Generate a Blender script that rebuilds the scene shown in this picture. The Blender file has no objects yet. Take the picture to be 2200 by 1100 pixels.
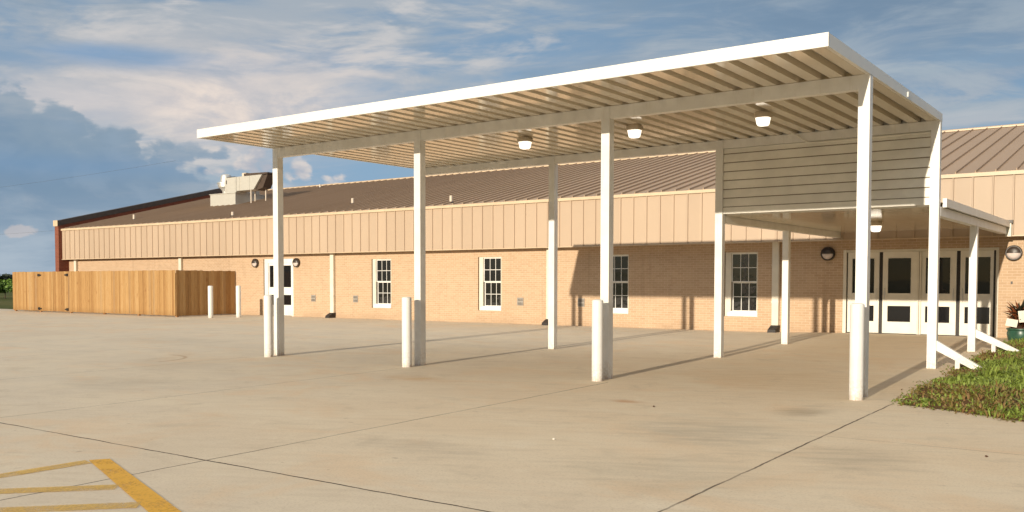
import bpy, math, random
from mathutils import Vector
R = random.Random(7)
sc = bpy.context.scene
COL = sc.collection
PI = math.pi

# ------------------------------------------------------------------ layout (metres, camera foot near the origin)
YF, YR, YE, YW, YFA = 12.594, 17.005, 20.816, 25.238, 24.888      # canopy front / rear posts, entry posts, wall, fascia
X0, DX, PW = -14.523, 3.736, 0.1426
PX = [X0 + i*DX for i in range(4)]; PX[0] = -14.485
SLOPE = 0.24

def sstep(a, b, x):
    t = min(1, max(0, (x-a)/(b-a))); return t*t*(3-2*t)
def zg(x, y):
    yy = min(max(y, -20), 26)
    return 0.0072*(yy-12.594) + 0.055*sstep(-9.5, -6.5, x)*sstep(18, 24, y)
def zroof(y): return 4.045 + SLOPE*(y-YFA)

# ------------------------------------------------------------------ node helpers
class V:
    """thin wrapper that builds Math nodes with operators"""
    def __init__(s, nt, sock): s.nt, s.s = nt, sock
    def _m(s, op, *a, clamp=False):
        n = s.nt.nodes.new('ShaderNodeMath'); n.operation = op; n.use_clamp = clamp
        for i, v in enumerate((s,)+a):
            if isinstance(v, V): s.nt.links.new(v.s, n.inputs[i])
            else: n.inputs[i].default_value = v
        return V(s.nt, n.outputs[0])
    def __add__(s, o): return s._m('ADD', o)
    __radd__ = __add__
    def __mul__(s, o): return s._m('MULTIPLY', o)
    __rmul__ = __mul__
    def __sub__(s, o): return s._m('SUBTRACT', o)
    def __rsub__(s, o): return s._m('MULTIPLY', -1.0)._m('ADD', o)
    def __truediv__(s, o): return s._m('DIVIDE', o)
    def abs(s): return s._m('ABSOLUTE')
    def floor(s): return s._m('FLOOR')
    def fract(s): return s._m('FRACT')
    def min(s, o): return s._m('MINIMUM', o)
    def max(s, o): return s._m('MAXIMUM', o)
    def gt(s, o): return s._m('GREATER_THAN', o)
    def lt(s, o): return s._m('LESS_THAN', o)
    def pow(s, o): return s._m('POWER', o)
    def ss(s, a, b):
        n = s.nt.nodes.new('ShaderNodeMapRange'); n.interpolation_type = 'SMOOTHSTEP'
        s.nt.links.new(s.s, n.inputs[0])
        flip = a > b
        n.inputs[1].default_value, n.inputs[2].default_value = (b, a) if flip else (a, b)
        n.inputs[3].default_value, n.inputs[4].default_value = (1, 0) if flip else (0, 1)
        return V(s.nt, n.outputs[0])

class M:
    def __init__(s, name):
        s.m = bpy.data.materials.new(name); s.m.use_nodes = True
        s.nt = s.m.node_tree; s.b = s.nt.nodes['Principled BSDF']
    def new(s, t): return s.nt.nodes.new(t)
    def link(s, a, b): s.nt.links.new(a.s if isinstance(a, V) else a, b)
    def xyz(s, kind='Object'):
        tc = s.new('ShaderNodeTexCoord'); sp = s.new('ShaderNodeSeparateXYZ'); s.link(tc.outputs[kind], sp.inputs[0])
        s.co = tc.outputs[kind]
        return [V(s.nt, o) for o in sp.outputs]
    def comb(s, x, y, z):
        n = s.new('ShaderNodeCombineXYZ')
        for i, v in enumerate((x, y, z)):
            if isinstance(v, V): s.link(v, n.inputs[i])
            else: n.inputs[i].default_value = v
        return n.outputs[0]
    def noise(s, vec, scale, detail=4, rough=.55, dist=0, out=0):
        n = s.new('ShaderNodeTexNoise'); s.link(vec, n.inputs['Vector'])
        n.inputs['Scale'].default_value = scale; n.inputs['Detail'].default_value = detail
        n.inputs['Roughness'].default_value = rough; n.inputs['Distortion'].default_value = dist
        return V(s.nt, n.outputs[out])
    def white(s, vec):
        n = s.new('ShaderNodeTexWhiteNoise'); s.link(vec, n.inputs['Vector']); return V(s.nt, n.outputs['Value'])
    def mix(s, f, a, b, mode='MIX'):
        n = s.new('ShaderNodeMix'); n.data_type = 'RGBA'; n.blend_type = mode
        if isinstance(f, V): s.link(f, n.inputs[0])
        else: n.inputs[0].default_value = f
        for v, i in ((a, 6), (b, 7)):
            if isinstance(v, tuple): n.inputs[i].default_value = (*v, 1)
            else: s.link(v, n.inputs[i])
        return n.outputs[2]
    def ramp(s, f, stops):
        n = s.new('ShaderNodeValToRGB'); s.link(f, n.inputs[0]); e = n.color_ramp.elements
        while len(e) < len(stops): e.new(.5)
        for k, (p, c) in zip(e, stops): k.position = p; k.color = (*c, 1)
        return n.outputs[0]
    def bump(s, h, strength=.3, dist=.01):
        n = s.new('ShaderNodeBump'); s.link(h, n.inputs['Height'])
        n.inputs['Strength'].default_value = strength; n.inputs['Distance'].default_value = dist
        s.link(n.outputs[0], s.b.inputs['Normal'])
    def set(s, col=None, rough=None, metal=None, spec=None, ior=None, emit=None):
        def put(k, v):
            if isinstance(v, (int, float)): s.b.inputs[k].default_value = v
            elif isinstance(v, tuple): s.b.inputs[k].default_value = (*v, 1)
            else: s.link(v, s.b.inputs[k])
        if col is not None: put('Base Color', col)
        if rough is not None: put('Roughness', rough)
        if metal is not None: put('Metallic', metal)
        if spec is not None: put('Specular IOR Level', spec)
        if ior is not None: put('IOR', ior)
        if emit is not None:
            put('Emission Color', emit[0]); put('Emission Strength', emit[1])
        return s.m

def plain(name, col, rough=.5, var=.12, scale=6, metal=0, spec=.5):
    """painted / plain surface with faint grime and a little roughness variation"""
    m = M(name); m.xyz()
    n = m.noise(m.co, scale, 5, .6)
    c = m.mix(n.ss(.3, .75), tuple(v*(1-var) for v in col), tuple(min(1, v*(1+var*.5)) for v in col))
    return m.set(c, (n*.2)+(rough-.1), metal, spec)

# ------------------------------------------------------------------ materials
MT = {}
def m_white():
    """white paint on steel, grubby and lightly rust-stained near the ground"""
    m = M('white_paint'); x, y, z = m.xyz()
    n = m.noise(m.co, 3, 5, .6); s_ = m.noise(m.comb(x*9+y*9, z*.7, 0.0), 2.0, 4, .65); f = m.noise(m.co, 26, 3, .6)
    c = m.mix(n.ss(.3, .75), (.735, .72, .68), (.83, .82, .79))
    c = m.mix(s_.ss(.56, .72)*.22, c, (.55, .49, .40))
    low = z.ss(.42, .0)
    c = m.mix(low*f.ss(.36, .62)*.45, c, (.47, .38, .28))
    c = m.mix(z.ss(.09, .0)*s_.ss(.42, .58)*.6, c, (.36, .20, .10))
    c = m.mix(f.ss(.70, .76)*.25, c, (.5, .44, .36))
    m.bump(n, .08, .006)
    return m.set(c, (n*.25)+.3, 0, .5)
MT['white'] = m_white()
MT['fascia_white'] = plain('white_fascia', (.80, .785, .74), .35, .05, 1.5)

def m_deck():
    m = M('glossy_deck'); m.xyz()
    n = m.noise(m.co, .9, 3); f = m.noise(m.co, 12, 3)
    c = m.mix(n, (.66, .585, .46), (.76, .675, .54))
    m.bump(f, .05, .004)
    return m.set(c, (n*.08)+.07, 0, .5, 2.0)
MT['deck'] = m_deck()
MT['deck_shadow'] = plain('deck_rib_shade', (.24, .19, .135), .4, .2)  # shade of the hollow rib recesses put into the colour
MT['siding'] = plain('white_siding', (.88, .855, .78), .45, .1, 2)
MT['groove'] = plain('groove_shade', (.24, .20, .145), .7, .1)  # shadow line under each lap, painted as a dark groove

def m_brick(name, c1, c2, mortar, mix_noise=.25):
    m = M(name); x, y, z = m.xyz()
    u = x + y
    vec = m.comb(u, z, 0.0)
    b = m.new('ShaderNodeTexBrick'); m.link(vec, b.inputs['Vector'])
    for k, v in dict(Scale=1.0).items(): b.inputs[k].default_value = v
    b.inputs['Brick Width'].default_value = .2; b.inputs['Row Height'].default_value = .0667
    b.inputs['Mortar Size'].default_value = .0055; b.inputs['Mortar Smooth'].default_value = .2
    b.inputs['Bias'].default_value = -.1
    b.inputs['Color1'].default_value = (*c1, 1); b.inputs['Color2'].default_value = (*c2, 1); b.inputs['Mortar'].default_value = (*mortar, 1)
    n = m.noise(m.co, .7, 4); f = m.noise(m.co, 30, 2)
    c = m.mix((n*mix_noise), b.outputs[0], tuple(v*.72 for v in c1))
    c = m.mix((f*.25), c, tuple(v*.8 for v in c2))
    st = m.noise(m.comb(u*3.5, z*.22, 0.0), 1.4, 5, .65)
    c = m.mix(st.ss(.54, .72)*.28, c, tuple(v*.66 for v in c2))
    c = m.mix(z.ss(.42, .04)*n.ss(.3, .6)*.35, c, tuple(v*.6 for v in c2))
    h = V(m.nt, b.outputs['Fac']) * -1.0 + f*.3
    m.bump(h, .5, .006)
    return m.set(c, .85, 0, .2)
MT['brick'] = m_brick('peach_brick', (.57, .405, .268), (.49, .335, .215), (.72, .57, .42), .32)
MT['red_brick'] = m_brick('red_brick', (.24, .075, .045), (.19, .055, .035), (.30, .17, .12))
def m_tan():
    m = M('tan_metal'); x, y, z = m.xyz()
    n = m.noise(m.co, 1.2, 5, .6); p = m.white(m.comb((x/.425+.29).floor(), 0.0, 0.0)); q = m.noise(m.comb(x*7, z*.5, 0.0), 1.0, 3)
    c = m.mix(p*.55+n*.3+q*.25, (.42, .318, .23), (.50, .382, .278))
    return m.set(c, n*.2+.4, 0, .4)
MT['tan_metal'] = m_tan()
MT['tan_trim'] = plain('tan_trim', (.62, .48, .33), .45, .1, 2)
MT['soffit'] = plain('brown_soffit', (.22, .14, .085), .7, .1)
MT['cream'] = plain('cream_paint', (.73, .675, .565), .45, .08, 3)
MT['door_paint'] = plain('pale_door_paint', (.80, .755, .66), .4, .07, 3)

def m_roof():
    m = M('brown_metal_roof'); x, y, z = m.xyz()
    n = m.noise(m.co, .25, 4)
    pan = m.white(m.comb((x/.425).floor(), 0.0, 0.0))
    st = m.noise(m.comb(x*6, y*.4, z*.4), 1.0, 4)
    c = m.mix(n*.6+pan*.25+st*.15, (.335, .24, .165), (.43, .315, .222))
    return m.set(c, .55, 0, .2)
MT['roof'] = m_roof()
MT['coping'] = plain('dark_coping', (.07, .055, .048), .45, .2)
MT['bronze'] = plain('bronze_metal', (.05, .036, .028), .4, .2)
MT['black_rubber'] = plain('dark_rubber', (.025, .02, .018), .6, .2)
MT['vent_grey'] = plain('grey_vent_metal', (.36, .33, .29), .5, .15)
MT['vent_dark'] = plain('dark_slot', (.13, .11, .095), .6, .1)
MT['box_brown'] = plain('brown_box_paint', (.20, .125, .07), .6, .15)
MT['pvc'] = plain('pale_pipe', (.62, .53, .43), .5, .1)

def m_glass():
    m = M('dark_glass'); x, y, z = m.xyz()
    n = m.noise(m.co, 1.3, 2)
    m.bump(n, .06, .02)
    return m.set((.010, .010, .011), .03, 0, .5, 1.42)
MT['glass'] = m_glass()
def m_wglass():
    m = M('window_glass'); x, y, z = m.xyz()
    n = m.noise(m.co, 2.1, 2); k = m.noise(m.co, .6, 2)
    m.bump(n, .12, .03)
    return m.set(m.mix(k, (.008, .008, .009), (.02, .019, .018)), .03, 0, .5, 2.0)
MT['window_glass'] = m_wglass()

def m_lens(strength):
    m = M('lamp_lens'); x, y, z = m.xyz()
    n = m.noise(m.co, 18, 2)
    c = m.mix(n.ss(.35, .65), (1, .9, .72), (1, .96, .86))
    return m.set(c, .3, 0, .5, None, (c, strength))
MT['lens'] = m_lens(1.6)
MT['wall_lens'] = plain('frosted_lens', (.66, .56, .52), .35, .1)

def m_wood():
    m = M('cedar_boards'); x, y, z = m.xyz()
    u = x + y
    k = (u/.1397).floor()
    r1 = m.white(m.comb(k, 3.3, 0.0)); r2 = m.white(m.comb(k, 9.1, 0.0))
    g = m.noise(m.comb(u*9, r1*9.0, z*.9), 3.0, 5, .65, .6)
    kn = m.noise(m.comb(u*3.2, r2*7.0, z*1.4), 2.0, 2)
    c = m.ramp(r1*.36+g*.64, [(.2, (.27, .14, .05)), (.45, (.365, .208, .08)), (.62, (.42, .252, .104)), (.85, (.48, .315, .155))])
    c = m.mix(kn.ss(.66, .76)*.55, c, (.22, .09, .03))
    c = m.mix(z.ss(.32, .02)*g.ss(.3, .6)*.5, c, (.20, .10, .035))
    c = m.mix(r2.gt(.86)*.3, c, (.33, .24, .15))
    m.bump(g, .4, .004)
    return m.set(c, .75, 0, .25)
MT['wood'] = m_wood()
MT['wood_dark'] = plain('cedar_frame', (.42, .2, .08), .75, .2)
MT['hinge'] = plain('black_iron', (.02, .016, .013), .6, .2)

def m_galv(name='galvanised_steel', base=(.60, .58, .52), metal=.15):
    m = M(name); m.xyz()
    vor = m.new('ShaderNodeTexVoronoi'); m.link(m.co, vor.inputs['Vector']); vor.inputs['Scale'].default_value = 9
    n = m.noise(m.co, 1.6, 4)
    c = m.mix(V(m.nt, vor.outputs['Distance'])*.35+n*.4, tuple(v*.8 for v in base), base)
    return m.set(c, .45, metal, .5)
MT['galv'] = m_galv()
MT['alu'] = m_galv('bright_aluminium', (.85, .83, .78), .75)
MT['hood_dark'] = plain('dark_lid_hood_shade', (.075, .05, .035), .6, .2)
MT['pot'] = plain('green_glazed_pot', (.03, .095, .06), .35, .3, 8)
MT['card'] = plain('white_card', (.74, .68, .58), .6, .1)
MT['pot_soil'] = plain('potting_soil', (.10, .045, .025), .9, .3, 20)

def m_concrete():
    m = M('broom_concrete'); x, y, z = m.xyz()
    big = m.noise(m.co, .16, 4, .6, .4)
    mid = m.noise(m.comb(x*.55, y*1.0, z), .9, 5, .62, .6)
    streak = m.noise(m.comb(x*1.2+y*.5, y*7.0-x*3.4, 0.0), 1.0, 4, .6, .3)
    fine = m.noise(m.co, 55, 3, .6)
    spec = m.noise(m.co, 7.5, 2, .5)
    # warmer under and in front of the canopy, greyer out on the lot
    warm = (x.ss(-13, -5.5))*(y.ss(2.0, 8.5))*.8 + big*.35
    c = m.mix(warm, (.62, .55, .44), (.69, .555, .385))
    c = m.mix((mid.ss(.36, .66))*.6, c, (.72, .62, .46))
    c = m.mix((streak.ss(.44, .74))*.32, c, (.52, .42, .30))
    blot = m.noise(m.co, 1.7, 6, .68, .5)
    c = m.mix((blot.ss(.52, .70))*.34, c, (.46, .375, .27))
    c = m.mix((blot.ss(.44, .30))*.3, c, (.76, .68, .53))
    rust = m.noise(m.comb(x+3.0, y*1.2, 4.0), .55, 5, .65, .8)
    c = m.mix(rust.ss(.50, .68)*.5, c, (.69, .50, .315))
    c = m.mix((big.ss(.55, .75))*.4, c, (.50, .41, .30))
    c = m.mix((fine.ss(.45, .75))*.38, c, (.42, .335, .235))
    c = m.mix((spec.ss(.73, .79))*.4, c, (.29, .2, .13))
    # oil stains and rusty patches at real places on the slab
    wob = (m.noise(m.co, 1.1, 4, .6, 1.0)-.5)*1.5
    brk = (streak*.6+mid*.4).ss(.34, .6)*.75+.25
    def patch(c, px, py, rx, ry, col, amt, rot=0.0):
        ca, sa = math.cos(rot), math.sin(rot)
        dx, dy = x-px, y-py
        u = (dx*ca+dy*sa)/rx; v = (dy*ca-dx*sa)/ry
        d = (u*u+v*v).pow(.5)+wob
        return m.mix(d.ss(1.25, .15)*brk*amt, c, col)
    for a in ((-3.43, 10.83, .34, .5, (.28, .215, .14), .5), (-3.75, 9.05, .9, 1.0, (.36, .30, .22), .42), (-2.2, 8.4, .6, .7, (.31, .26, .19), .4),
              (-3.2, 6.9, 1.0, .8, (.36, .29, .2), .3), (-5.53, 10.49, .3, .16, (.45, .2, .07), .6), (-9.4, 11.0, .8, .35, (.52, .3, .11), .6),
              (-4.2, 14.0, 2.4, 1.6, (.55, .37, .19), .4), (-5.6, 6.6, .8, .5, (.34, .27, .2), .3),
              (-12.5, 8.0, 1.4, 1.0, (.40, .35, .28), .35), (-20, 14.0, 2.5, 1.2, (.42, .36, .28), .35)):
        c = patch(c, *a)
    # curved rusty tyre mark
    dx, dy = x+16.2, y-10.5
    rr = ((dx*dx+dy*dy).pow(.5)-1.0).abs()
    c = m.mix(rr.ss(.07, .01)*dx.gt(-.15)*dy.gt(-.1)*.5, c, (.36, .2, .1))
    # sawn joints
    jw = (m.noise(m.co, 2.2, 4, .7)-.5)*.045
    jn = m.noise(m.co, 1.3, 3, .6)
    def joint(c, d, on, w, amt):
        f = (d+jw).abs().ss(w, w*.35)*on*(jn.ss(.3, .6)*.5+.5)*amt
        return m.mix(f, c, (.055, .038, .026)), f
    h = fine*.4
    bay = (((x+2.74)/3.955+.5).fract()-.5)*3.955
    near = x.ss(-12, -3)*.35+.55
    for d, on, w, amt in ((y-5.05, 1.0, .016, 1.0), (bay, y.lt(12.2).max(x.lt(-8.6)), .015, near), (y-9.36, x.gt(-2.74), .01, .55), (y-16.5, x.lt(-14.6), .012, .45)):
        c, f = joint(c, d, on, w, amt)
        h = h - f*1.2
    m.bump(h, .35, .006)
    return m.set(c, .8, 0, .25)
MT['concrete'] = m_concrete()

def m_yellow():
    m = M('worn_yellow_paint'); m.xyz()
    n = m.noise(m.co, 5, 5, .65); f = m.noise(m.co, 45, 3)
    c = m.mix(n*.6+f*.4, (.68, .33, .02), (.80, .48, .08))
    m.set(c, .7, 0, .3)
    m.link((n*.55+f*.45).ss(.3, .52)*.6+.35, m.b.inputs['Alpha'])
    return m.m
MT['yellow'] = m_yellow()

def m_yellow_faint():
    m = M('faded_yellow_paint'); m.xyz()
    n = m.noise(m.co, 4, 5, .65); f = m.noise(m.co, 45, 3)
    c = m.mix(n, (.66, .39, .07), (.70, .48, .15))
    m.set(c, .75, 0, .3)
    m.link((n*.6+f*.4).ss(.3, .65)*.7+.18, m.b.inputs['Alpha'])
    return m.m
MT['yellow_faint'] = m_yellow_faint()

def m_soil():
    m = M('bare_soil'); m.xyz()
    n = m.noise(m.co, 1.6, 5, .65); f = m.noise(m.co, 30, 4, .7)
    c = m.ramp(n*.6+f*.4, [(.3, (.085, .042, .018)), (.5, (.16, .085, .04)), (.62, (.13, .10, .035)), (.8, (.22, .13, .065))])
    m.bump(f, .9, .03)
    return m.set(c, .95, 0, .1)
MT['soil'] = m_soil()

def m_field():
    m = M('rough_grassland'); m.xyz()
    n = m.noise(m.co, .05, 5, .6); f = m.noise(m.co, 1.4, 5, .7)
    c = m.ramp(n*.5+f*.5, [(.3, (.05, .065, .016)), (.5, (.09, .10, .028)), (.7, (.19, .15, .06))])
    m.bump(f, .6, .05)
    return m.set(c, .95, 0, .1)
MT['field'] = m_field()

def m_leaf(name, a, b, c_, attr=True):
    m = M(name); m.xyz()
    if attr:
        at = m.new('ShaderNodeAttribute'); at.attribute_name = 'tint'; f = V(m.nt, at.outputs['Fac'])
    else: f = m.noise(m.co, 1.0, 3)
    c = m.ramp(f, [(.05, a), (.5, b), (.95, c_)])
    m.b.inputs['Subsurface Weight'].default_value = 0
    return m.set(c, .6, 0, .3)
MT['grass'] = m_leaf('weed_leaves', (.22, .125, .05), (.15, .20, .032), (.24, .31, .06))
MT['bush'] = m_leaf('bush_leaves', (.04, .08, .012), (.085, .16, .022), (.13, .22, .035))
MT['far_leaf'] = m_leaf('far_tree_leaves', (.02, .03, .022), (.03, .045, .03), (.045, .06, .038))
MT['bark'] = plain('bark', (.09, .06, .04), .9, .3)
MT['dark_leaf'] = m_leaf('dark_plant_leaves', (.014, .01, .008), (.016, .022, .01), (.2, .06, .02))
MT['wire'] = plain('wire', (.08, .08, .09), .6, .1)

# ------------------------------------------------------------------ mesh building
class MB:
    def __init__(s): s.v, s.f, s.mi, s.t, s.sm = [], [], [], [], []
    def face(s, pts, mi=0, tint=0, smooth=False):
        n = len(s.v); s.v += [tuple(p) for p in pts]; s.f.append(tuple(range(n, n+len(pts)))); s.mi.append(mi); s.t.append(tint); s.sm.append(smooth)
    def mesh(s, vs, fs, mi=0, smooth=False):
        n = len(s.v); s.v += [tuple(p) for p in vs]
        for f in fs: s.f.append(tuple(i+n for i in f)); s.mi.append(mi); s.t.append(0); s.sm.append(smooth)
    def box(s, x0, x1, y0, y1, z0, z1, mi=0, b=0):
        if b:
            b = min(b, (x1-x0)/2.2, (y1-y0)/2.2)
            # vertical-edge and cap chamfer
            def ring(i, z): return [(x0+b+i, y0+i, z), (x1-b-i, y0+i, z), (x1-i, y0+b+i, z), (x1-i, y1-b-i, z), (x1-b-i, y1-i, z), (x0+b+i, y1-i, z), (x0+i, y1-b-i, z), (x0+i, y0+b+i, z)]
            vs = ring(0, z0)+ring(0, z1-b)+ring(b*.7, z1)
            fs = [(7, 6, 5, 4, 3, 2, 1, 0), tuple(range(16, 24))]
            for r in (0, 8):
                for i in range(8): fs.append((r+i, r+(i+1) % 8, r+8+(i+1) % 8, r+8+i))
            s.mesh(vs, fs, mi); return s
        vs = [(x0, y0, z0), (x1, y0, z0), (x1, y1, z0), (x0, y1, z0), (x0, y0, z1), (x1, y0, z1), (x1, y1, z1), (x0, y1, z1)]
        s.mesh(vs, [(3, 2, 1, 0), (4, 5, 6, 7), (0, 1, 5, 4), (1, 2, 6, 5), (2, 3, 7, 6), (3, 0, 4, 7)], mi); return s
    def prism(s, poly, axis, a0, a1, mi=0):
        """poly: list of 2-D points; axis the extrusion axis ('x','y','z')"""
        def P(p, a): return {'x': (a, p[0], p[1]), 'y': (p[0], a, p[1]), 'z': (p[0], p[1], a)}[axis]
        n = len(poly); vs = [P(p, a0) for p in poly]+[P(p, a1) for p in poly]
        fs = [tuple(range(n-1, -1, -1)), tuple(range(n, 2*n))]+[(i, (i+1) % n, n+(i+1) % n, n+i) for i in range(n)]
        s.mesh(vs, fs, mi); return s
    def lathe(s, prof, cx=0, cy=0, n=24, mi=0, power=2.0):
        """prof: (r, z) from bottom to top around a vertical axis; power>2 gives a squarish plan"""
        vs = []; fs = []
        for r, z in prof:
            for i in range(n):
                a = 2*PI*i/n; c, d = math.cos(a), math.sin(a)
                k = (abs(c)**power+abs(d)**power)**(-1/power)
                vs.append((cx+r*k*c, cy+r*k*d, z))
        for j in range(len(prof)-1):
            for i in range(n): fs.append((j*n+i, j*n+(i+1) % n, (j+1)*n+(i+1) % n, (j+1)*n+i))
        fs.append(tuple(range(n-1, -1, -1))); L = (len(prof)-1)*n; fs.append(tuple(range(L, L+n)))
        s.mesh(vs, fs, mi, True); return s
    def lathe_y(s, prof, n=28, mi=0):
        """prof: (r, y) around the local y axis (for things facing -y)"""
        vs = []; fs = []
        for r, y in prof:
            for i in range(n): a = 2*PI*i/n; vs.append((r*math.cos(a), y, r*math.sin(a)))
        for j in range(len(prof)-1):
            for i in range(n): fs.append((j*n+i, j*n+(i+1) % n, (j+1)*n+(i+1) % n, (j+1)*n+i))
        fs.append(tuple(range(n-1, -1, -1))); L = (len(prof)-1)*n; fs.append(tuple(range(L, L+n)))
        s.mesh(vs, fs, mi, True); return s
    def tube(s, pts, r, n=10, mi=0):
        pts = [Vector(p) for p in pts]; vs = []; fs = []
        for i, p in enumerate(pts):
            d = (pts[min(i+1, len(pts)-1)]-pts[max(i-1, 0)]).normalized()
            up = Vector((0, 0, 1)) if abs(d.z) < .9 else Vector((1, 0, 0))
            a = d.cross(up).normalized(); b = d.cross(a).normalized()
            rr = r[i] if isinstance(r, (list, tuple)) else r
            for k in range(n):
                t = 2*PI*k/n; vs.append(p+a*math.cos(t)*rr+b*math.sin(t)*rr)
        for j in range(len(pts)-1):
            for i in range(n): fs.append((j*n+i, j*n+(i+1) % n, (j+1)*n+(i+1) % n, (j+1)*n+i))
        fs.append(tuple(range(n))); L = (len(pts)-1)*n; fs.append(tuple(range(L+n-1, L-1, -1)))
        s.mesh(vs, fs, mi, True); return s

ORG = {}
def link(o): COL.objects.link(o); return o
def props(o, label=None, cat=None, group=None, kind=None):
    if label: o['label'] = label
    if cat: o['category'] = cat
    if group: o['group'] = group
    if kind: o['kind'] = kind
    return o
def thing(name, loc, label, cat, group=None):
    o = link(bpy.data.objects.new(name, None)); o.location = loc; ORG[o] = Vector(loc)
    o.empty_display_size = .2
    return props(o, label, cat, group)
def make(name, mb, mats, parent=None, world=True):
    """link mb as one mesh object; when it has a parent and world is set, the vertices are given in world space"""
    org = ORG[parent] if (parent is not None and world) else Vector((0, 0, 0))
    me = bpy.data.meshes.new(name)
    me.from_pydata([(v[0]-org.x, v[1]-org.y, v[2]-org.z) for v in mb.v], [], mb.f)
    for k in (mats if isinstance(mats, (list, tuple)) else [mats]): me.materials.append(MT[k])
    me.polygons.foreach_set('material_index', mb.mi)
    me.polygons.foreach_set('use_smooth', mb.sm)
    if any(mb.t):
        at = me.attributes.new('tint', 'FLOAT', 'FACE'); at.data.foreach_set('value', mb.t)
    me.update()
    o = link(bpy.data.objects.new(name, me))
    if any(mb.sm):
        try: me.set_sharp_from_angle(angle=math.radians(40))
        except Exception: pass
    if parent is not None: o.parent = parent; ORG[o] = org
    else: ORG[o] = Vector((0, 0, 0))
    return o
def dup(root, loc, rz, label, group=None):
    r = root.copy(); link(r); r.location = loc; r.rotation_euler = (0, 0, rz)
    r['label'] = label
    if group: r['group'] = group
    for ch in list(root.children):
        c = ch.copy(); link(c); c.parent = r
        for g in list(ch.children):
            d = g.copy(); link(d); d.parent = c
    return r

# ------------------------------------------------------------------ the setting
def grid(xs, ys, zf):
    mb = MB(); n = len(ys)
    vs = [(x, y, zf(x, y)) for x in xs for y in ys]
    fs = [(i*n+j, (i+1)*n+j, (i+1)*n+j+1, i*n+j+1) for i in range(len(xs)-1) for j in range(len(ys)-1)]
    mb.mesh(vs, fs, 0, True); return mb
def zfield(x, y):
    return 0.0072*(min(max(y, -20), 23)-12.594) - .035
props(make('ground', grid([-3000, -400, -120, -60, -30, -10, 10, 40, 120, 400, 3000], [-3000, -400, -100, -20, 0, 12, 23, 30, 60, 200, 600, 3000], zfield), 'field'), kind='structure')
def pave(x, y): return zg(x, y)
xs = [-44.1, -40, -35, -30, -25, -20, -16, -12] + [-9.5+.5*i for i in range(7)] + [-6, -4, -2.78]
ys = [-20, -8, 0, 6, 12.15, 15, 18, 19.5, 21, 22.5, 24, YW+.3]
pv = grid(xs, ys, pave)
p2 = grid([-90, -60, -44.1], [-20, 0, 12, 23.45], pave)
p3 = grid([-2.78, -1.2, 2, 6, 12], [-20, 0, 6, 11.2, 13, 17.5], pave)
# front strip of the walk up to the edge of the planting bed
BED = [(-2.72, 12.15), (-1.97, 11.86), (-1.27, 11.45), (-.3, 10.75), (1.0, 9.7), (3.0, 8.1), (6, 6.0)]
for q in (p2, p3): pv.mesh(q.v, q.f, 0, True)
props(make('concrete_pavement', pv, 'concrete'), kind='structure')

# soil of the planting bed (a little proud of the slab, mounded)
def bed_front(x):
    for (a, ya), (b, yb) in zip(BED, BED[1:]):
        if a <= x <= b: return ya+(yb-ya)*(x-a)/(b-a)
    return 12.15 if x < BED[0][0] else 6.0
def bed_left(y): return -2.72 - .06*sstep(12.5, 16, y) - .12*sstep(15.5, 18.5, y) + .04*math.sin(y*2.1)+.03*math.sin(y*5.3)
def zbed(x, y):
    e = min(x-bed_left(y), y-bed_front(x))
    return zg(-6, y)*.5+zg(-20, y)*.5 + .012 + .10*sstep(0, 1.2, e) + .015*math.sin(x*3.1)*math.sin(y*2.3)*sstep(0, .8, e)
bx = [0, .08, .25, .5, .9, 1.4, 2, 2.8, 3.8, 5, 7, 9]
by = [i/24 for i in range(25)]
mb = MB(); vs = []
for i in bx:
    for t in by:
        x = -2.72+i; f = bed_front(x); y = f+(24.95-f)*t*t if True else 0
        x = bed_left(y)+i
        f2 = bed_front(x); y = f2+(24.95-f2)*t*t
        vs.append((x, y, zbed(x, y)))
n = len(by)
mb.mesh(vs, [(i*n+j, (i+1)*n+j, (i+1)*n+j+1, i*n+j+1) for i in range(len(bx)-1) for j in range(n-1)], 0, True)
props(make('planting_bed', mb, 'soil'), kind='structure')

# yellow hatching painted on the slab, 4 mm above it
def stripe(mb, pts, z=.004):
    mb.face([(x, y, zg(x, y)+z) for x, y in pts])
mb = MB(); stripe(mb, [(-7.53, 4.45), (-5.545, 3.70), (-3.38, 2.88), (-3.22, 3.03), (-5.37, 3.835), (-7.43, 4.59)][::1]); 
props(make('pavement_marking', mb, 'yellow'), kind='structure')
mb = MB()
stripe(mb, [(-7.55, 4.43), (-7.62, 3.0), (-7.45, 3.0), (-7.38, 4.39)], .0045)
d = Vector((.69, .70))
for (cx, cy) in ((-6.38, 4.0), (-5.75, 3.77), (-5.1, 3.53), (-4.4, 3.27)):
    a = Vector((cx, cy)); nrm = Vector((-.7, .69))*.09
    e = a-d*2.2
    stripe(mb, [a-nrm, a+nrm, e+nrm, e-nrm], .0045)
props(make('pavement_marking', mb, 'yellow_faint'), kind='structure')

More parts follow.
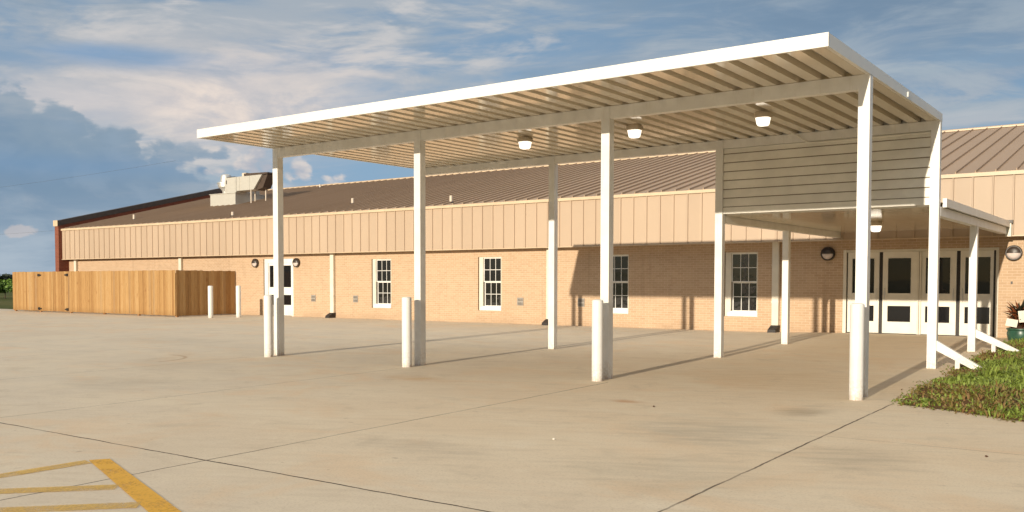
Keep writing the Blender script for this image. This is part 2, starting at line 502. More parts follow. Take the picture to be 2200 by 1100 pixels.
# ------------------------------------------------------------------ school building
B = thing('school_building', (-20, YW, 0), 'long low peach brick school building with brown metal roof', 'building')
XL_, XR_ = -44.16, 12.0
WZ = (.50, 2.29)
WINS = [(-23.67, -22.71), (-18.80, -17.84), (-14.13, -13.17), (-10.18, -9.22)]
LD = (-29.63, -27.87, .0, 2.37)
ED = (-6.95, -3.38, .0, 2.29)
def wall_holes(mb, x0, x1, z0, z1, y, holes, depth):
    X = sorted({x0, x1, *[h[0] for h in holes], *[h[1] for h in holes]}); Z = sorted({z0, z1, *[h[2] for h in holes], *[h[3] for h in holes]})
    for a, b in zip(X, X[1:]):
        for c, d in zip(Z, Z[1:]):
            if any(h[0] <= a and b <= h[1] and h[2] <= c and d <= h[3] for h in holes): continue
            mb.face([(a, y, c), (b, y, c), (b, y, d), (a, y, d)])
    for a, b, c, d in holes:
        mb.face([(a, y, c), (a, y, d), (a, y+depth, d), (a, y+depth, c)]); mb.face([(b, y, c), (b, y+depth, c), (b, y+depth, d), (b, y, d)])
        mb.face([(a, y, d), (b, y, d), (b, y+depth, d), (a, y+depth, d)]); mb.face([(a, y, c), (a, y+depth, c), (b, y+depth, c), (b, y, c)])
mb = MB()
holes = [(a, b, *WZ) for a, b in WINS]+[LD, ED]
wall_holes(mb, XL_, XR_, -.3, 2.62, YW, holes, .12)
mb.box(XR_-.2, XR_, YW+.02, 46, -.3, 4.0); mb.box(XL_, XR_-.2, 45.8, 46, -.3, 4.0)
make('brick_wall', mb, 'brick', B)
# dark interior lining right behind the openings
# fascia: ribbed tan metal band
mb = MB()
mb.box(XL_+.01, XR_, YFA, YFA+.05, 2.544, 4.0)
x = XL_+.3
while x < XR_:
    mb.prism([(x-.022, YFA-.001), (x-.012, YFA-.034), (x+.012, YFA-.034), (x+.022, YFA-.001)], 'z', 2.552, 3.965)
    x += .425
make('fascia_panel', mb, 'tan_metal', B)
mb = MB()
mb.box(XL_+.01, XR_, YFA-.06, YFA+.06, 3.955, 4.045)
mb.box(XL_+.012, XR_, YFA-.045, YFA-.001, 2.527, 2.549)
make('fascia_trim', mb, 'tan_trim', B)
mb = MB(); mb.box(XL_+.01, XR_, YFA+.004, YW+.1, 2.549, 2.575); make('soffit', mb, 'soffit', B)
# roof
RY = 35.35; RZ = zroof(RY)
mb = MB()
mb.face([(XL_, YFA-.03, zroof(YFA-.03)+.012), (XR_, YFA-.03, zroof(YFA-.03)+.012), (XR_, RY, RZ+.012), (XL_, RY, RZ+.012)])
mb.face([(XL_, RY, RZ+.012), (XR_, RY, RZ+.012), (XR_, 46.3, zroof(24.6)), (XL_, 46.3, zroof(24.6))])
x = XL_+.35; k = 0
while x < XR_:
    y0, y1 = YFA-.03, RY-.02
    z0, z1 = zroof(y0)+.012, zroof(y1)+.012
    w_, h_ = .016, .05
    mb.mesh([(x-w_, y0, z0), (x+w_, y0, z0), (x+w_*.7, y0, z0+h_), (x-w_*.7, y0, z0+h_), (x-w_, y1, z1), (x+w_, y1, z1), (x+w_*.7, y1, z1+h_), (x-w_*.7, y1, z1+h_)],
            [(0, 1, 2, 3), (1, 5, 6, 2), (3, 2, 6, 7), (0, 3, 7, 4)])
    x += .425
roof = make('metal_roof', mb, 'roof', B)
mb = MB(); mb.prism([(RY-.2, RZ-.02), (RY-.2, RZ+.03), (RY, RZ+.085), (RY+.2, RZ+.03), (RY+.2, RZ-.02)], 'x', XL_+.01, XR_); make('ridge_cap', mb, 'tan_trim', roof)
# vent pipes on the roof
for (px, py, h_) in ((-40.35, 26.4, .27), (-31.8, 25.45, .2), (-26.15, 26.81, .24), (-20.05, 25.36, .26), (-35.66, 34.18, .2)):
    z = zroof(py)
    mb = MB(); mb.lathe([(.055, z-.02), (.055, z+h_-.01), (.05, z+h_)], px, py, 14)
    v = make('vent_pipe', mb, 'pvc', roof)
    mb = MB(); mb.lathe([(.11, z-.03), (.10, z+.03), (.058, z+.055)], px, py, 14); make('flashing', mb, 'bronze', v)
# gable end wall with parapet
mb = MB()
yb0 = 24.71
poly = [(yb0, -.3), (46, -.3), (46, zroof(yb0)+.16), (RY, RZ+.20), (yb0, zroof(yb0)+.20)]
mb.prism(poly, 'x', XL_-.34, XL_)
gw = make('gable_end_wall', mb, 'red_brick', B)
mb = MB()
def band(mb, ya, yb, dz0, dz1, xa, xb):
    za, zb = zroof(ya), RZ
    mb.prism([(ya, za+dz0), (yb, zb+dz0), (yb, zb+dz1), (ya, za+dz1)], 'x', xa, xb)
band(mb, yb0-.04, RY, .201, .45, XL_-.37, XL_+.025)
mb.prism([(RY, RZ+.201), (46, zroof(yb0)+.161), (46, zroof(yb0)+.42), (RY, RZ+.45)], 'x', XL_-.37, XL_+.025)
make('coping', mb, 'coping', gw)
mb = MB(); mb.box(XL_-.385, XL_+.01, yb0-.055, yb0-.041, zroof(yb0)+.17, zroof(yb0)+.46); make('coping_end', mb, 'tan_trim', gw)

# windows: cream casing, double-hung sashes of six lights each
def window(x0, x1):
    z0, z1 = WZ
    y = YW+.035
    w = MB()
    gx0, gx1, gz0, gz1 = x0+.192, x1-.026, .64, 2.262
    # wide cream casing on the left, narrow at the right, head above
    w.box(x0+.022, gx0, y, y+.08, z0+.002, z1-.002); w.box(gx1, x1-.002, y-.03, y+.08, z0+.002, z1-.002)
    w.box(gx0, gx1, y-.012, y+.08, gz1, z1-.002)
    w.box(x0+.15, gx0+.001, y-.02, y-.001, z0+.16, z1-.004)
    W = make('window', w, 'cream', B)
    s = MB(); s.box(x0+.11, x1+.01, y-.06, y+.07, z0+.003, gz0-.02); s.box(gx0-.03, x1-.004, y-.014, y+.06, gz0-.02, gz0+.012)
    make('sill', s, 'white', W)
    zm = 1.455
    for nm, (a, b, off, l) in (('upper_sash', (zm, gz1, .028, 0)), ('lower_sash', (gz0, zm, .062, .022))):
        f = MB(); yy = y+off
        xa, xb = gx0+l, gx1
        f.box(xa, xa+.028, yy, yy+.03, a+.001, b-.001); f.box(xb-.026, xb, yy, yy+.03, a+.001, b-.001)
        f.box(xa+.028, xb-.026, yy+.001, yy+.03, a+.001, a+.028); f.box(xa+.028, xb-.026, yy+.001, yy+.03, b-.03, b-.001)
        w3 = (xb-xa-.06)/3
        for i in (1, 2): f.box(xa+.03+w3*i-.008, xa+.03+w3*i+.008, yy+.006, yy+.026, a+.028, b-.03)
        mz = (a+b)/2
        for i in range(3): f.box(xa+.03+w3*i+(.009 if i else 0), xa+.03+w3*(i+1)-(.009 if i < 2 else 0), yy+.007, yy+.026, mz-.009, mz+.009)
        make('sash', f, 'white', W)
        g = MB(); g.face([(xa+.02, yy+.016, a+.02), (xb-.02, yy+.016, a+.02), (xb-.02, yy+.016, b-.02), (xa+.02, yy+.016, b-.02)])
        make('glass', g, 'window_glass', W)
    bk = MB(); 
for a, b in WINS: window(a, b)

def door_leaf(name, x0, x1, z0, z1, y, panes, mat='cream', handle=None, thick=.045):
    d = MB()
    X = sorted({x0, x1, *[p[0] for p in panes], *[p[1] for p in panes]})
    Z = sorted({z0, z1, *[p[2] for p in panes], *[p[3] for p in panes]})
    for a, b in zip(X, X[1:]):
        for c, e in zip(Z, Z[1:]):
            if any(p[0] <= a and b <= p[1] and p[2] <= c and e <= p[3] for p in panes): continue
            d.face([(a, y, c), (b, y, c), (b, y, e), (a, y, e)])
    for a, b, c, e in panes:
        q = .03
        d.face([(a, y, c), (a, y, e), (a, y+q, e), (a, y+q, c)]); d.face([(b, y, c), (b, y+q, c), (b, y+q, e), (b, y, e)])
        d.face([(a, y, e), (b, y, e), (b, y+q, e), (a, y+q, e)]); d.face([(a, y, c), (a, y+q, c), (b, y+q, c), (b, y, c)])
    d.face([(x1, y, z0), (x1, y+thick, z0), (x1, y+thick, z1), (x1, y, z1)]); d.face([(x0, y, z0), (x0, y, z1), (x0, y+thick, z1), (x0, y+thick, z0)])
    d.box(x0+.01, x1-.01, y-.008, y-.001, z0+.004, z0+.02)
    D = make('door', d, mat, B)
    for a, b, c, e in panes:
        g = MB(); g.face([(a-.0, y+.028, c), (b, y+.028, c), (b, y+.028, e), (a, y+.028, e)]); make('glass', g, 'glass', D)
        t = MB(); k = .018
        t.box(a-k, b+k, y-.006, y-.001, e, e+k); t.box(a-k, b+k, y-.006, y-.001, c-k, c); t.box(a-k, a, y-.006, y-.001, c, e); t.box(b, b+k, y-.006, y-.001, c, e)
        make('glazing_bead', t, mat, D)
    if handle:
        h = MB(); hx = handle
        h.tube([(hx, y-.001, 1.0), (hx, y-.05, 1.02), (hx, y-.05, 1.28), (hx, y-.001, 1.3)], .011, 8)
        make('handle', h, 'alu', D)
    return D
# left double door
a, b, z0, z1 = LD
f = MB(); y = YW+.03
f.box(a+.025, a+.24, y, y+.1, zg(-29, 25), z1); f.box(b-.14, b-.002, y-.01, y+.1, zg(-29, 25), z1); f.box(a+.24, b-.14, y, y+.1, 2.20, z1-.002)
f.box(-28.735, -28.665, y+.005, y+.1, zg(-29, 25), 2.199)
make('door_frame', f, 'white', B)
zb = zg(-29, 25)+.02
door_leaf('door', -29.385, -28.74, zb, 2.195, y+.03, [(-29.33, -28.86, 1.235, 2.10), (-29.33, -28.86, .53, .93)], 'white', -28.80)
door_leaf('door', -28.66, -28.015, zb, 2.195, y+.03, [(-28.52, -28.06, 1.235, 2.10), (-28.52, -28.06, .53, .93)], 'white', -28.60)
# entry doors: four leaves, centre mullion, dark astragal gaps
a, b, z0, z1 = ED
f = MB(); y = YW+.02; zb = zg(-5, 25)
f.box(a+.002, -6.868, y-.03, y+.09, zb-.02, z1-.002); f.box(-3.442, b-.002, y-.02, y+.09, zb-.02, z1-.002)
f.box(-6.868, -3.442, y-.02, y+.09, 2.225, z1-.002)
f.box(-5.165, -5.125, y-.025, y+.09, zb-.02, 2.225); f.box(-5.112, -5.075, y-.035, y+.09, zb-.02, 2.225)
make('door_frame', f, 'cream', B)
for xa, xb in ((-6.068, -5.985), (-4.29, -4.208), (-3.49, -3.443), (-6.867, -6.842)):
    f = MB(); f.box(xa, xb, y+.03, y+.09, zb, 2.224); make('door_seal', f, 'black_rubber', B)
zb += .02
for (x0, x1, g0, g1, hx) in ((-6.84, -6.07, -6.73, -6.19, -6.12), (-5.983, -5.168, -5.86, -5.32, -5.93), (-5.073, -4.292, -4.98, -4.43, -4.35), (-4.206, -3.492, -4.1, -3.56, -4.15)):
    D = door_leaf('door', x0, x1, zb, 2.222, y+.012, [(g0, g1, 1.18, 2.065), (g0, g1, .46, .86)], 'door_paint', hx)
f = MB(); f.box(-6.86, -3.445, y-.06, y+.05, zb-.06, zb-.008); make('threshold', f, 'bronze', B)

# downspouts on the wall
for k, (x, top) in enumerate(((-43.55, 2.545), (-35.12, 2.545), (-25.73, 2.545), (-16.02, 2.545), (-8.79, 2.545))):
    z = zg(x, YW)
    mb = MB(); mb.box(x, x+.19, YW-.115, YW-.006, z+.16, top, 0, .012)
    for zz in (.9, 1.9): mb.box(x-.006, x+.196, YW-.121, YW-.005, zz, zz+.03)
    d = make('downspout', mb, 'cream', B)
    mb = MB(); mb.mesh([(x-.03, YW-.34, z), (x+.2, YW-.34, z), (x+.2, YW-.02, z), (x-.03, YW-.02, z), (x-.02, YW-.33, z+.08), (x+.19, YW-.33, z+.08), (x+.215, YW-.02, z+.19), (x-.02, YW-.02, z+.19), (x, YW-.13, z+.19), (x+.2, YW-.13, z+.19)],
                       [(3, 2, 1, 0), (0, 1, 5, 4), (4, 5, 9, 8), (8, 9, 6, 7), (1, 2, 6, 9, 5), (3, 0, 4, 8, 7)])
    make('drain_boot', mb, 'black_rubber', d)
# low wall vents: two stacked louvres
for x in (-26.73, -24.48, -17.08, -14.80):
    mb = MB(); z = .69
    mb.box(x-.12, x+.12, YW-.02, YW-.003, z, z+.255)
    v = make('wall_vent', mb, 'vent_grey', B)
    mb = MB()
    for zz in (z+.025, z+.15):
        for k in range(3): mb.box(x-.098, x+.098, YW-.0265, YW-.0205, zz+k*.028, zz+k*.028+.016)
    make('slat', mb, 'vent_dark', v)
# small dark bell push right of the entry
mb = MB(); mb.box(-3.125, -3.085, YW-.02, YW-.003, 1.42, 1.48); make('door_bell', mb, 'bronze', B)

# ------------------------------------------------------------------ drive-through canopy
C = thing('drive_canopy', (-8.75, 14.8, 0), 'large flat white metal canopy on eight square posts', 'canopy')
CX0, CX1, CY0, CY1 = -14.472, -3.168, 10.79, 17.155
def zd(y): return 4.112+.0036*(y-CY0)
mb = MB()
# deck: broad flat pans with raised ribs, running front to back
pitch = .2905
x = CX0+.055; sec = []
while x < CX1-.06:
    x1 = min(x+pitch, CX1-.055)
    a = [(x, 0), (x+.165, 0), (x+.178, .075), (x+.277, .075), (x+pitch, 0)]
    sec += [p for p in a if p[0] <= x1+1e-6][:-1] if x1 == x+pitch else [(x, 0)]
    x += pitch
sec.append((CX1-.055, 0))
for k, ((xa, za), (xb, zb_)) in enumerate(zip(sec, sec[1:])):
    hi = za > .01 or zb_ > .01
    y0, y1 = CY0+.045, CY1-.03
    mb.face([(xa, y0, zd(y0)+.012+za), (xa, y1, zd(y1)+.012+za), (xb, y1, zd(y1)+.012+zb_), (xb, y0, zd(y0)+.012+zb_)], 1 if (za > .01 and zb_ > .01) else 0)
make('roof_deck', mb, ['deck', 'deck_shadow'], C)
mb = MB(); mb.face([(CX0+.04, CY0+.04, zd(CY0)+.125), (CX1-.04, CY0+.04, zd(CY0)+.125), (CX1-.04, CY1-.02, zd(CY1)+.1), (CX0+.04, CY1-.02, zd(CY1)+.1)])
make('roof_light_cover', mb, 'fascia_white', C)  # unseen sheet added over the deck to stop light
mb = MB(); mb.box(CX0, CX1, CY0, CY0+.04, 4.112, 4.268); make('front_fascia', mb, 'fascia_white', C)
for xa, xb in ((CX0+.001, CX0+.05), (CX1-.05, CX1-.001)):
    mb = MB(); mb.prism([(CY0+.041, zd(CY0)+.002), (CY1, zd(CY1)), (CY1, 4.262), (CY0+.041, 4.266)], 'x', xa, xb)
    make('side_fascia', mb, 'fascia_white', C)
mb = MB(); mb.box(CX0+.05, CX1-.05, CY1-.028, CY1-.001, zd(CY1)+.012, 4.260); make('rear_fascia', mb, 'fascia_white', C)
# small end clip on the right edge (seen as a bright mark)
mb = MB(); mb.box(CX1, CX1+.012, 14.62, 14.66, 4.15, 4.22); make('edge_clip', mb, 'white', C)
# beams
mb = MB()
for i in range(3): mb.box(PX[i]+PW+.001, PX[i+1]-.001, YF+.004, YF+PW-.004, 3.945, zd(YF)+.008)
make('front_beam', mb, 'white', C)
mb = MB()
for i in range(3): mb.box(PX[i]+PW+.001, PX[i+1]-.001, YR+.004, YR+PW-.012, 3.985, zd(YR)+.008)
make('rear_beam', mb, 'white', C)
for yy in (YF, YR):
    for x in PX:
        mb = MB(); mb.box(x, x+PW, yy, yy+PW-(.006 if yy == YR else 0), zg(x, yy)-.05, zd(yy)+.010, 0)
        p = make('post', mb, 'white', C)
        if yy == YR and x == PX[3]:
            dp_parent = p
# lap-siding panel between the last two rear posts
mb = MB(); xa, xb = PX[2]+PW+.002, PX[3]-.002
y = YR+.05
z = 2.885
mb.box(xa, xb, y-.02, y+.06, 2.76, 2.8805)
while z < 3.9:
    z1 = min(z+.166, 3.984)
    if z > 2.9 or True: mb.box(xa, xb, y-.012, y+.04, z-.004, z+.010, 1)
    z += .0101; mb.mesh([(xa, y-.022, z), (xb, y-.022, z), (xb, y+.004, z1-.0045), (xa, y+.004, z1-.0045), (xa, y+.05, z), (xb, y+.05, z), (xb, y+.05, z1), (xa, y+.05, z1)],
            [(0, 1, 2, 3), (0, 4, 5, 1), (7, 6, 5, 4), (3, 2, 6, 7), (1, 5, 6, 2), (0, 3, 7, 4)])
    z = z1
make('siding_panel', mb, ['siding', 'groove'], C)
mb = MB(); mb.tube([(-5.55, YR-.25, 4.12), (-5.5, YR-.12, 4.10), (-5.42, YR-.04, 4.02), (-5.3, YR-.03, 3.955), (-5.1, YR-.03, 3.94), (PX[3], YR-.03, 3.95)], .012, 8); make('conduit', mb, 'siding', C)
def slanted_drain(yc, z_top, parent, x_start, x_end, z_end):
    mb = MB(); hw = .05; t = .165
    mb.prism([(x_start, z_top-t), (x_end-.16, z_end), (x_end, z_end+.005), (x_end+.005, z_end+.02), (x_start, z_top)], 'y', yc-hw, yc+hw)
    d = make('drain_pipe', mb, 'white', parent)
    mb = MB(); xs_ = x_start+.28; mb.box(xs_, xs_+.07, yc-.03, yc+.03, zg(x_start, yc)-.04, z_top-t-(z_top-t-z_end)*.35/(x_end-.16-x_start)+.03); make('pipe_support', mb, 'white', d)
slanted_drain(YR+.07, .50, C, PX[3]+PW+.002, -2.47, .05)

# ------------------------------------------------------------------ lower entry canopy
EC = thing('entry_canopy', (-5.1, 21, 0), 'low flat white canopy linking the tall canopy to the entrance doors', 'canopy')
EX0, EX1, EY0, EY1 = PX[2]-.01, -3.105, YR+PW+.012, 24.83
mb = MB()
# flat interlocking pans
x = EX0+.16
while x < EX1-.17:
    x1 = min(x+.305, EX1-.16)
    mb.box(x, x1-.006, EY0, EY1-.02, 2.735, 2.80); x += .305
mb.face([(EX0+.05, EY0, 2.80), (EX1-.05, EY0, 2.80), (EX1-.05, EY1-.02, 2.80), (EX0+.05, EY1-.02, 2.80)])
make('roof_deck', mb, 'deck', EC)
mb = MB(); mb.box(EX1-.055, EX1, EY0+.16, EY1, 2.735, 2.872); make('side_fascia', mb, 'white', EC)
mb = MB(); mb.box(EX0, EX0+.055, EY0, EY1, 2.735, 2.872); make('side_fascia', mb, 'white', EC)
mb = MB(); mb.box(EX1-.06, EX1+.004, EY0+.12, EY0+.158, 2.725, 2.876); make('fascia_end_cap', mb, 'fascia_white', EC)
mb = MB(); mb.box(EX0+.06, EX1-.06, EY1-.018, EY1-.002, 2.735, 2.868); make('rear_fascia', mb, 'white', EC)
mb = MB(); mb.box(EX1-.2, EX1-.066, EY0, EY1-.02, 2.578, 2.73); make('side_beam', mb, 'white', EC)
mb = MB(); mb.box(EX0+.012, EX0+.15, EY0, EY1-.02, 2.595, 2.733); make('side_beam', mb, 'white', EC)
for x in (PX[2], PX[3]):
    mb = MB(); mb.box(x+.002, x+PW-.004, YE, YE+PW, zg(x, YE)-.05, 2.577 if x == PX[3] else 2.594); make('post', mb, 'white', EC)
mb = MB(); mb.box(-3.2, -3.075, YFA-.15, YFA-.037, 2.52, 2.83, 0, .01); d = make('outlet_pipe', mb, 'cream', EC)
mb = MB(); mb.box(-3.225, -3.05, YFA-.17, YFA-.036, 2.831, 2.90); make('outlet_head', mb, 'bronze', d)
slanted_drain(YE+.07, .53, EC, PX[3]+PW, -2.40, .11)

# ------------------------------------------------------------------ bollards
def bollard(loc, label, group, h=1.22, r=.085):
    b = thing('bollard', loc, label, 'bollard', group)
    mb = MB(); mb.lathe([(r, -.05), (r, h-.03)], 0, 0, 28); make('pipe', mb, 'white', b, False)
    mb = MB(); mb.lathe([(r+.002, h-.03), (r-.006, h-.012), (r*.7, h-.003), (r*.25, h+.002)], 0, 0, 28); make('cap', mb, 'white', b, False)
    return b
def gl(x, y): return (x, y, zg(x, y))
bo = bollard(gl(-14.30, 12.29), 'white pipe bollard guarding the far left front post of the canopy', 'bollards in front of the canopy posts')
for x, lab in ((-10.70, 'white pipe bollard before the second front post from the left'), (-6.925, 'white pipe bollard before the third front post from the left'), (-3.205, 'nearest white pipe bollard, in front of the right front canopy post by the grass')):
    dup(bo, gl(x, 12.29), 0, lab)
fb = bollard(gl(-29.65, 22.64), 'white bollard standing before the dark side of the wooden fence', 'bollards beside the wooden fence', 1.23, .095)
dup(fb, gl(-29.0, 23.45), 0, 'white bollard just right of the wooden fence, left of the white double door')

# ------------------------------------------------------------------ lamps
def canopy_lamp(loc, label, group):
    t = thing('ceiling_lamp', loc, label, 'lamp', group)
    mb = MB(); mb.lathe([(.114, -.095), (.124, -.085), (.124, -.03), (.10, 0)], 0, 0, 28, 0, 4); make('housing', mb, 'bronze_light', t, False)
    mb = MB(); mb.lathe([(.04, -.22), (.07, -.215), (.088, -.198), (.108, -.10), (.108, -.096)], 0, 0, 28, 0, 3); make('lens', mb, 'lens', t, False)
    return t
MT['bronze_light'] = plain('tan_bronze_housing', (.60, .51, .39), .4, .15)
zc = zd(14.4)+.012
cl = canopy_lamp((-9.65, 14.4, zc), 'lit ceiling lamp under the big canopy, farthest from the siding panel', 'ceiling lamps under the big canopy')
dup(cl, (-7.42, 14.4, zc), 0, 'lit ceiling lamp under the big canopy, just right of the third front post')
dup(cl, (-5.24, 14.5, zc), 0, 'lit ceiling lamp under the big canopy, in front of the siding panel')
dup(cl, (-5.05, 20.68, 2.735), 0, 'lit ceiling lamp under the low entry canopy, above the entrance doors', 'lamps at the entrance')

def wall_lamp(loc, label, group):
    t = thing('wall_lamp', loc, label, 'lamp', group)
    mb = MB(); mb.lathe_y([(.15, 0), (.18, -.02), (.18, -.085), (.165, -.10), (.148, -.10), (.146, -.06)]); make('rim', mb, 'bronze', t, False)
    mb = MB(); n = 20
    prof = [(.146, -.075), (.13, -.105), (.085, -.125), (.0, -.132)]
    def half(mb, sgn, prof):
        vs = []; fs = []; k = n+1
        for r, y in prof:
            for i in range(k): a = PI*i/n; vs.append((r*math.cos(a), y, sgn*r*math.sin(a)+(.0 if sgn > 0 else -.001)))
        for j in range(len(prof)-1):
            for i in range(n): fs.append((j*k+i, j*k+i+1, (j+1)*k+i+1, (j+1)*k+i))
        mb.mesh(vs, fs, 0, True)
    half(mb, -1, prof); make('lens', mb, 'wall_lens', t, False)
    mb = MB(); half(mb, 1, [(.147, -.07), (.147, -.12), (.12, -.14), (.08, -.155), (.0, -.162)])
    mb.face([(-.147, -.07, 0), (-.147, -.12, 0), (-.12, -.14, 0), (-.08, -.155, 0), (0, -.162, 0), (.08, -.155, 0), (.12, -.14, 0), (.147, -.12, 0), (.147, -.07, 0)])
    make('hood', mb, 'bronze', t, False)
    return t
wl = wall_lamp((-30.08, YW, 2.21), 'round wall lamp with dark hood, left of the white double door', 'round lamps beside the white double door')
dup(wl, (-27.64, YW, 2.20), 0, 'round wall lamp with dark hood, right of the white double door')
dup(wl, (-7.33, YW, 2.20), 0, 'round wall lamp in shade on the brick, left of the glazed entrance doors', 'round lamps beside the entrance doors')
dup(wl, (-3.07, YW, 2.15), 0, 'round wall lamp in sunlight, right of the glazed entrance doors above the potted plant', 'round lamps beside the entrance doors')

# ------------------------------------------------------------------ wooden fence enclosure
FY, FX0, FX1 = 22.29, -43.95, -31.35
F = thing('wooden_fence', (-37.6, FY, zg(-37.6, FY)), 'tall honey-coloured cedar board enclosure with a double gate at the building\'s left end', 'fence')
def boards_x(mb, x0, x1, y, skip=None):
    x = x0
    while x < x1-.02:
        xe = min(x+.1397, x1); j = R.uniform(-.004, .004); zt = 1.905+R.uniform(-.008, .008); zb = zg(x, y)+.05+R.uniform(0, .012)
        mb.box(x+.002, xe-.002, y+j, y+j+.018, zb, zt); x += .1397
for xa, xb in ((FX0, -41.62), (-39.10, FX1-.02)):
    mb = MB(); boards_x(mb, xa, xb, FY); make('fence_boards', mb, 'wood', F)
for xa, xb in ((-41.61, -40.37), (-40.35, -39.11)):
    mb = MB(); boards_x(mb, xa, xb, FY-.006); g = make('gate', mb, 'wood', F)
    hx = xa+.05 if xa < -41 else xb-.05
    for hz in (1.72, .20):
        mb = MB(); mb.box(hx-.2 if xa > -41 else hx-.06, hx+.06 if xa > -41 else hx+.2, FY-.035, FY-.012, hz, hz+.055); mb.box(hx-.07, hx+.07, FY-.045, FY-.013, hz-.03, hz+.085)
        make('hinge', mb, 'hinge', g)
mb = MB(); y = FY+.03
while y < YW-.06:
    ye = min(y+.1397, YW-.03); j = R.uniform(-.004, .004); mb.box(FX1-.018+j, FX1+j, y+.003, ye-.003, zg(-31, y)+.04, 1.90+R.uniform(-.012, .012)); y += .1397
make('side_boards', mb, 'wood', F)
mb = MB(); y = FY+.03
while y < YW-.06:
    ye = min(y+.1397, YW-.03); mb.box(FX0, FX0+.018, y+.003, ye-.003, zg(-44, y)+.04, 1.90+R.uniform(-.012, .012)); y += .1397
make('side_boards', mb, 'wood', F)
for x in (FX0+.03, -41.66, -39.12, -36.5, -34, FX1-.12):
    mb = MB(); mb.box(x, x+.09, FY+.06, FY+.15, zg(x, FY)-.05, 1.80); make('fence_post', mb, 'wood_dark', F)
mb = MB()
for z in (.4, 1.05, 1.65):
    mb.box(FX0+.02, -41.63, FY+.022, FY+.06, z, z+.09); mb.box(-39.1, FX1-.02, FY+.022, FY+.06, z, z+.09); mb.box(FX1-.06, FX1-.022, FY+.06, YW-.03, z, z+.09)
make('fence_rail', mb, 'wood_dark', F)

# ------------------------------------------------------------------ roof equipment
H = thing('roof_exhaust_fan', (-37.5, 30.3, zroof(30.3)), 'bright metal upblast exhaust fan on a white curb box on the brown roof', 'exhaust fan')
mb = MB(); mb.box(-38.48, -36.56, 29.44, 31.2, 5.05, 5.735); mb.box(-38.52, -36.52, 29.40, 31.24, 5.735, 5.765); make('curb', mb, 'galv', H)
mb = MB()
mb.lathe([(.18, 5.766), (.2, 5.95), (.30, 6.06), (.40, 6.13), (.42, 6.3)], -37.92, 29.98, 28); f_ = make('fan_housing', mb, 'alu', H)
mb = MB(); mb.lathe([(.45, 6.301), (.45, 6.33), (.30, 6.40), (.28, 6.62), (.24, 6.72), (.12, 6.77)], -37.92, 29.98, 28); make('fan_cap', mb, 'alu', f_)
mb = MB(); mb.box(-37.5, -37.42, 29.7, 29.78, 5.766, 6.1); mb.box(-37.62, -37.42, 29.8, 29.95, 5.766, 5.98); make('junction_box', mb, 'bronze', H)
U = thing('roof_air_unit', (-36, 30.4, zroof(30.4)), 'boxy grey make-up air unit with slanted dark intake hood on the brown roof', 'air unit')
mb = MB(); mb.box(-37.36, -36.52, 29.46, 30.9, 5.768, 6.50); 
for x in (-37.28, -36.60): mb.box(x, x+.02, 29.452, 29.46, 5.8, 6.46)
d_ = make('duct_section', mb, 'galv', U)
mb = MB(); mb.box(-37.26, -37.22, 29.44, 29.458, 6.2, 6.38); mb.box(-37.5, -36.95, 29.7, 30.9, 6.502, 6.575); make('access_latch', mb, 'bronze', d_)
mb = MB(); mb.prism([(-36.51, 5.83), (-35.27, 5.83), (-34.66, 6.50), (-36.51, 6.50)], 'y', 29.47, 30.15)
mb.box(-35.56, -35.53, 29.455, 29.47, 5.84, 6.49); mb.box(-36.3, -36.26, 29.455, 29.47, 5.84, 6.49)
make('blower_section', mb, 'galv', U)
mb = MB(); mb.box(-36.38, -36.08, 29.7, 30.1, 6.501, 6.70); make('control_box', mb, 'pvc', U)
mb = MB(); mb.prism([(-36.05, 6.52), (-34.62, 6.52), (-34.35, 6.53), (-34.35, 6.60), (-36.05, 6.64)], 'y', 29.55, 30.1); make('top_cover', mb, 'hood_dark', U)
mb = MB()
mb.prism([(-34.645, 6.49), (-35.255, 5.82), (-35.22, 5.80), (-34.75, 5.9), (-34.4, 6.50)], 'y', 29.6, 30.1); make('intake_hood', mb, 'hood_dark', U)  # shaded inside of the hood put into its colour
for x, yy in ((-35.5, 29.52), (-35.9, 30.1), (-34.95, 29.95)):
    mb = MB(); mb.tube([(x, yy, zroof(yy)-.02), (x, yy, 5.9)], .03, 8); make('leg', mb, 'pvc', U)

# ------------------------------------------------------------------ planter by the entrance
px, py = -2.80, 24.45; pz = zbed(px, py)-.09
P_ = thing('potted_plant', (px, py, pz), 'green glazed pot with dark leafy plant and pale cards, right of the entrance doors', 'potted plant')
mb = MB(); mb.lathe([(.20, 0), (.25, .05), (.29, .26), (.27, .33), (.30, .35), (.30, .38), (.26, .38)], px, py, 28)
mb.v = [(a, b, c+(pz if True else 0)) for a, b, c in mb.v]; pot = make('pot', mb, 'pot', P_)
mb = MB(); mb.lathe([(.255, pz+.34), (.255, pz+.385), (.15, pz+.43)], px, py, 20); make('soil', mb, 'pot_soil', P_)
mb = MB()
for i in range(420):
    a = R.uniform(0, 2*PI); e = R.uniform(.05, 1.45); L = R.uniform(.15, .42)*(1.15-.35*abs(e-.9))
    base = Vector((px+R.uniform(-.1, .1), py+R.uniform(-.1, .1), pz+.40+R.uniform(0, .34)))
    d = Vector((math.cos(a)*math.cos(e), math.sin(a)*math.cos(e), math.sin(e)))
    s = d.cross(Vector((0, 0, 1))).normalized()*R.uniform(.015, .04)
    mid = base+d*L*.6; tip = base+d*L+Vector((0, 0, -.12*L))
    t = .95 if (R.random() < .22 or (math.cos(a) < -.6 and R.random() < .5)) else R.uniform(.02, .6)
    mb.face([base, mid+s, tip, mid-s], 0, t)
make('foliage', mb, 'dark_leaf', P_)
mb = MB()
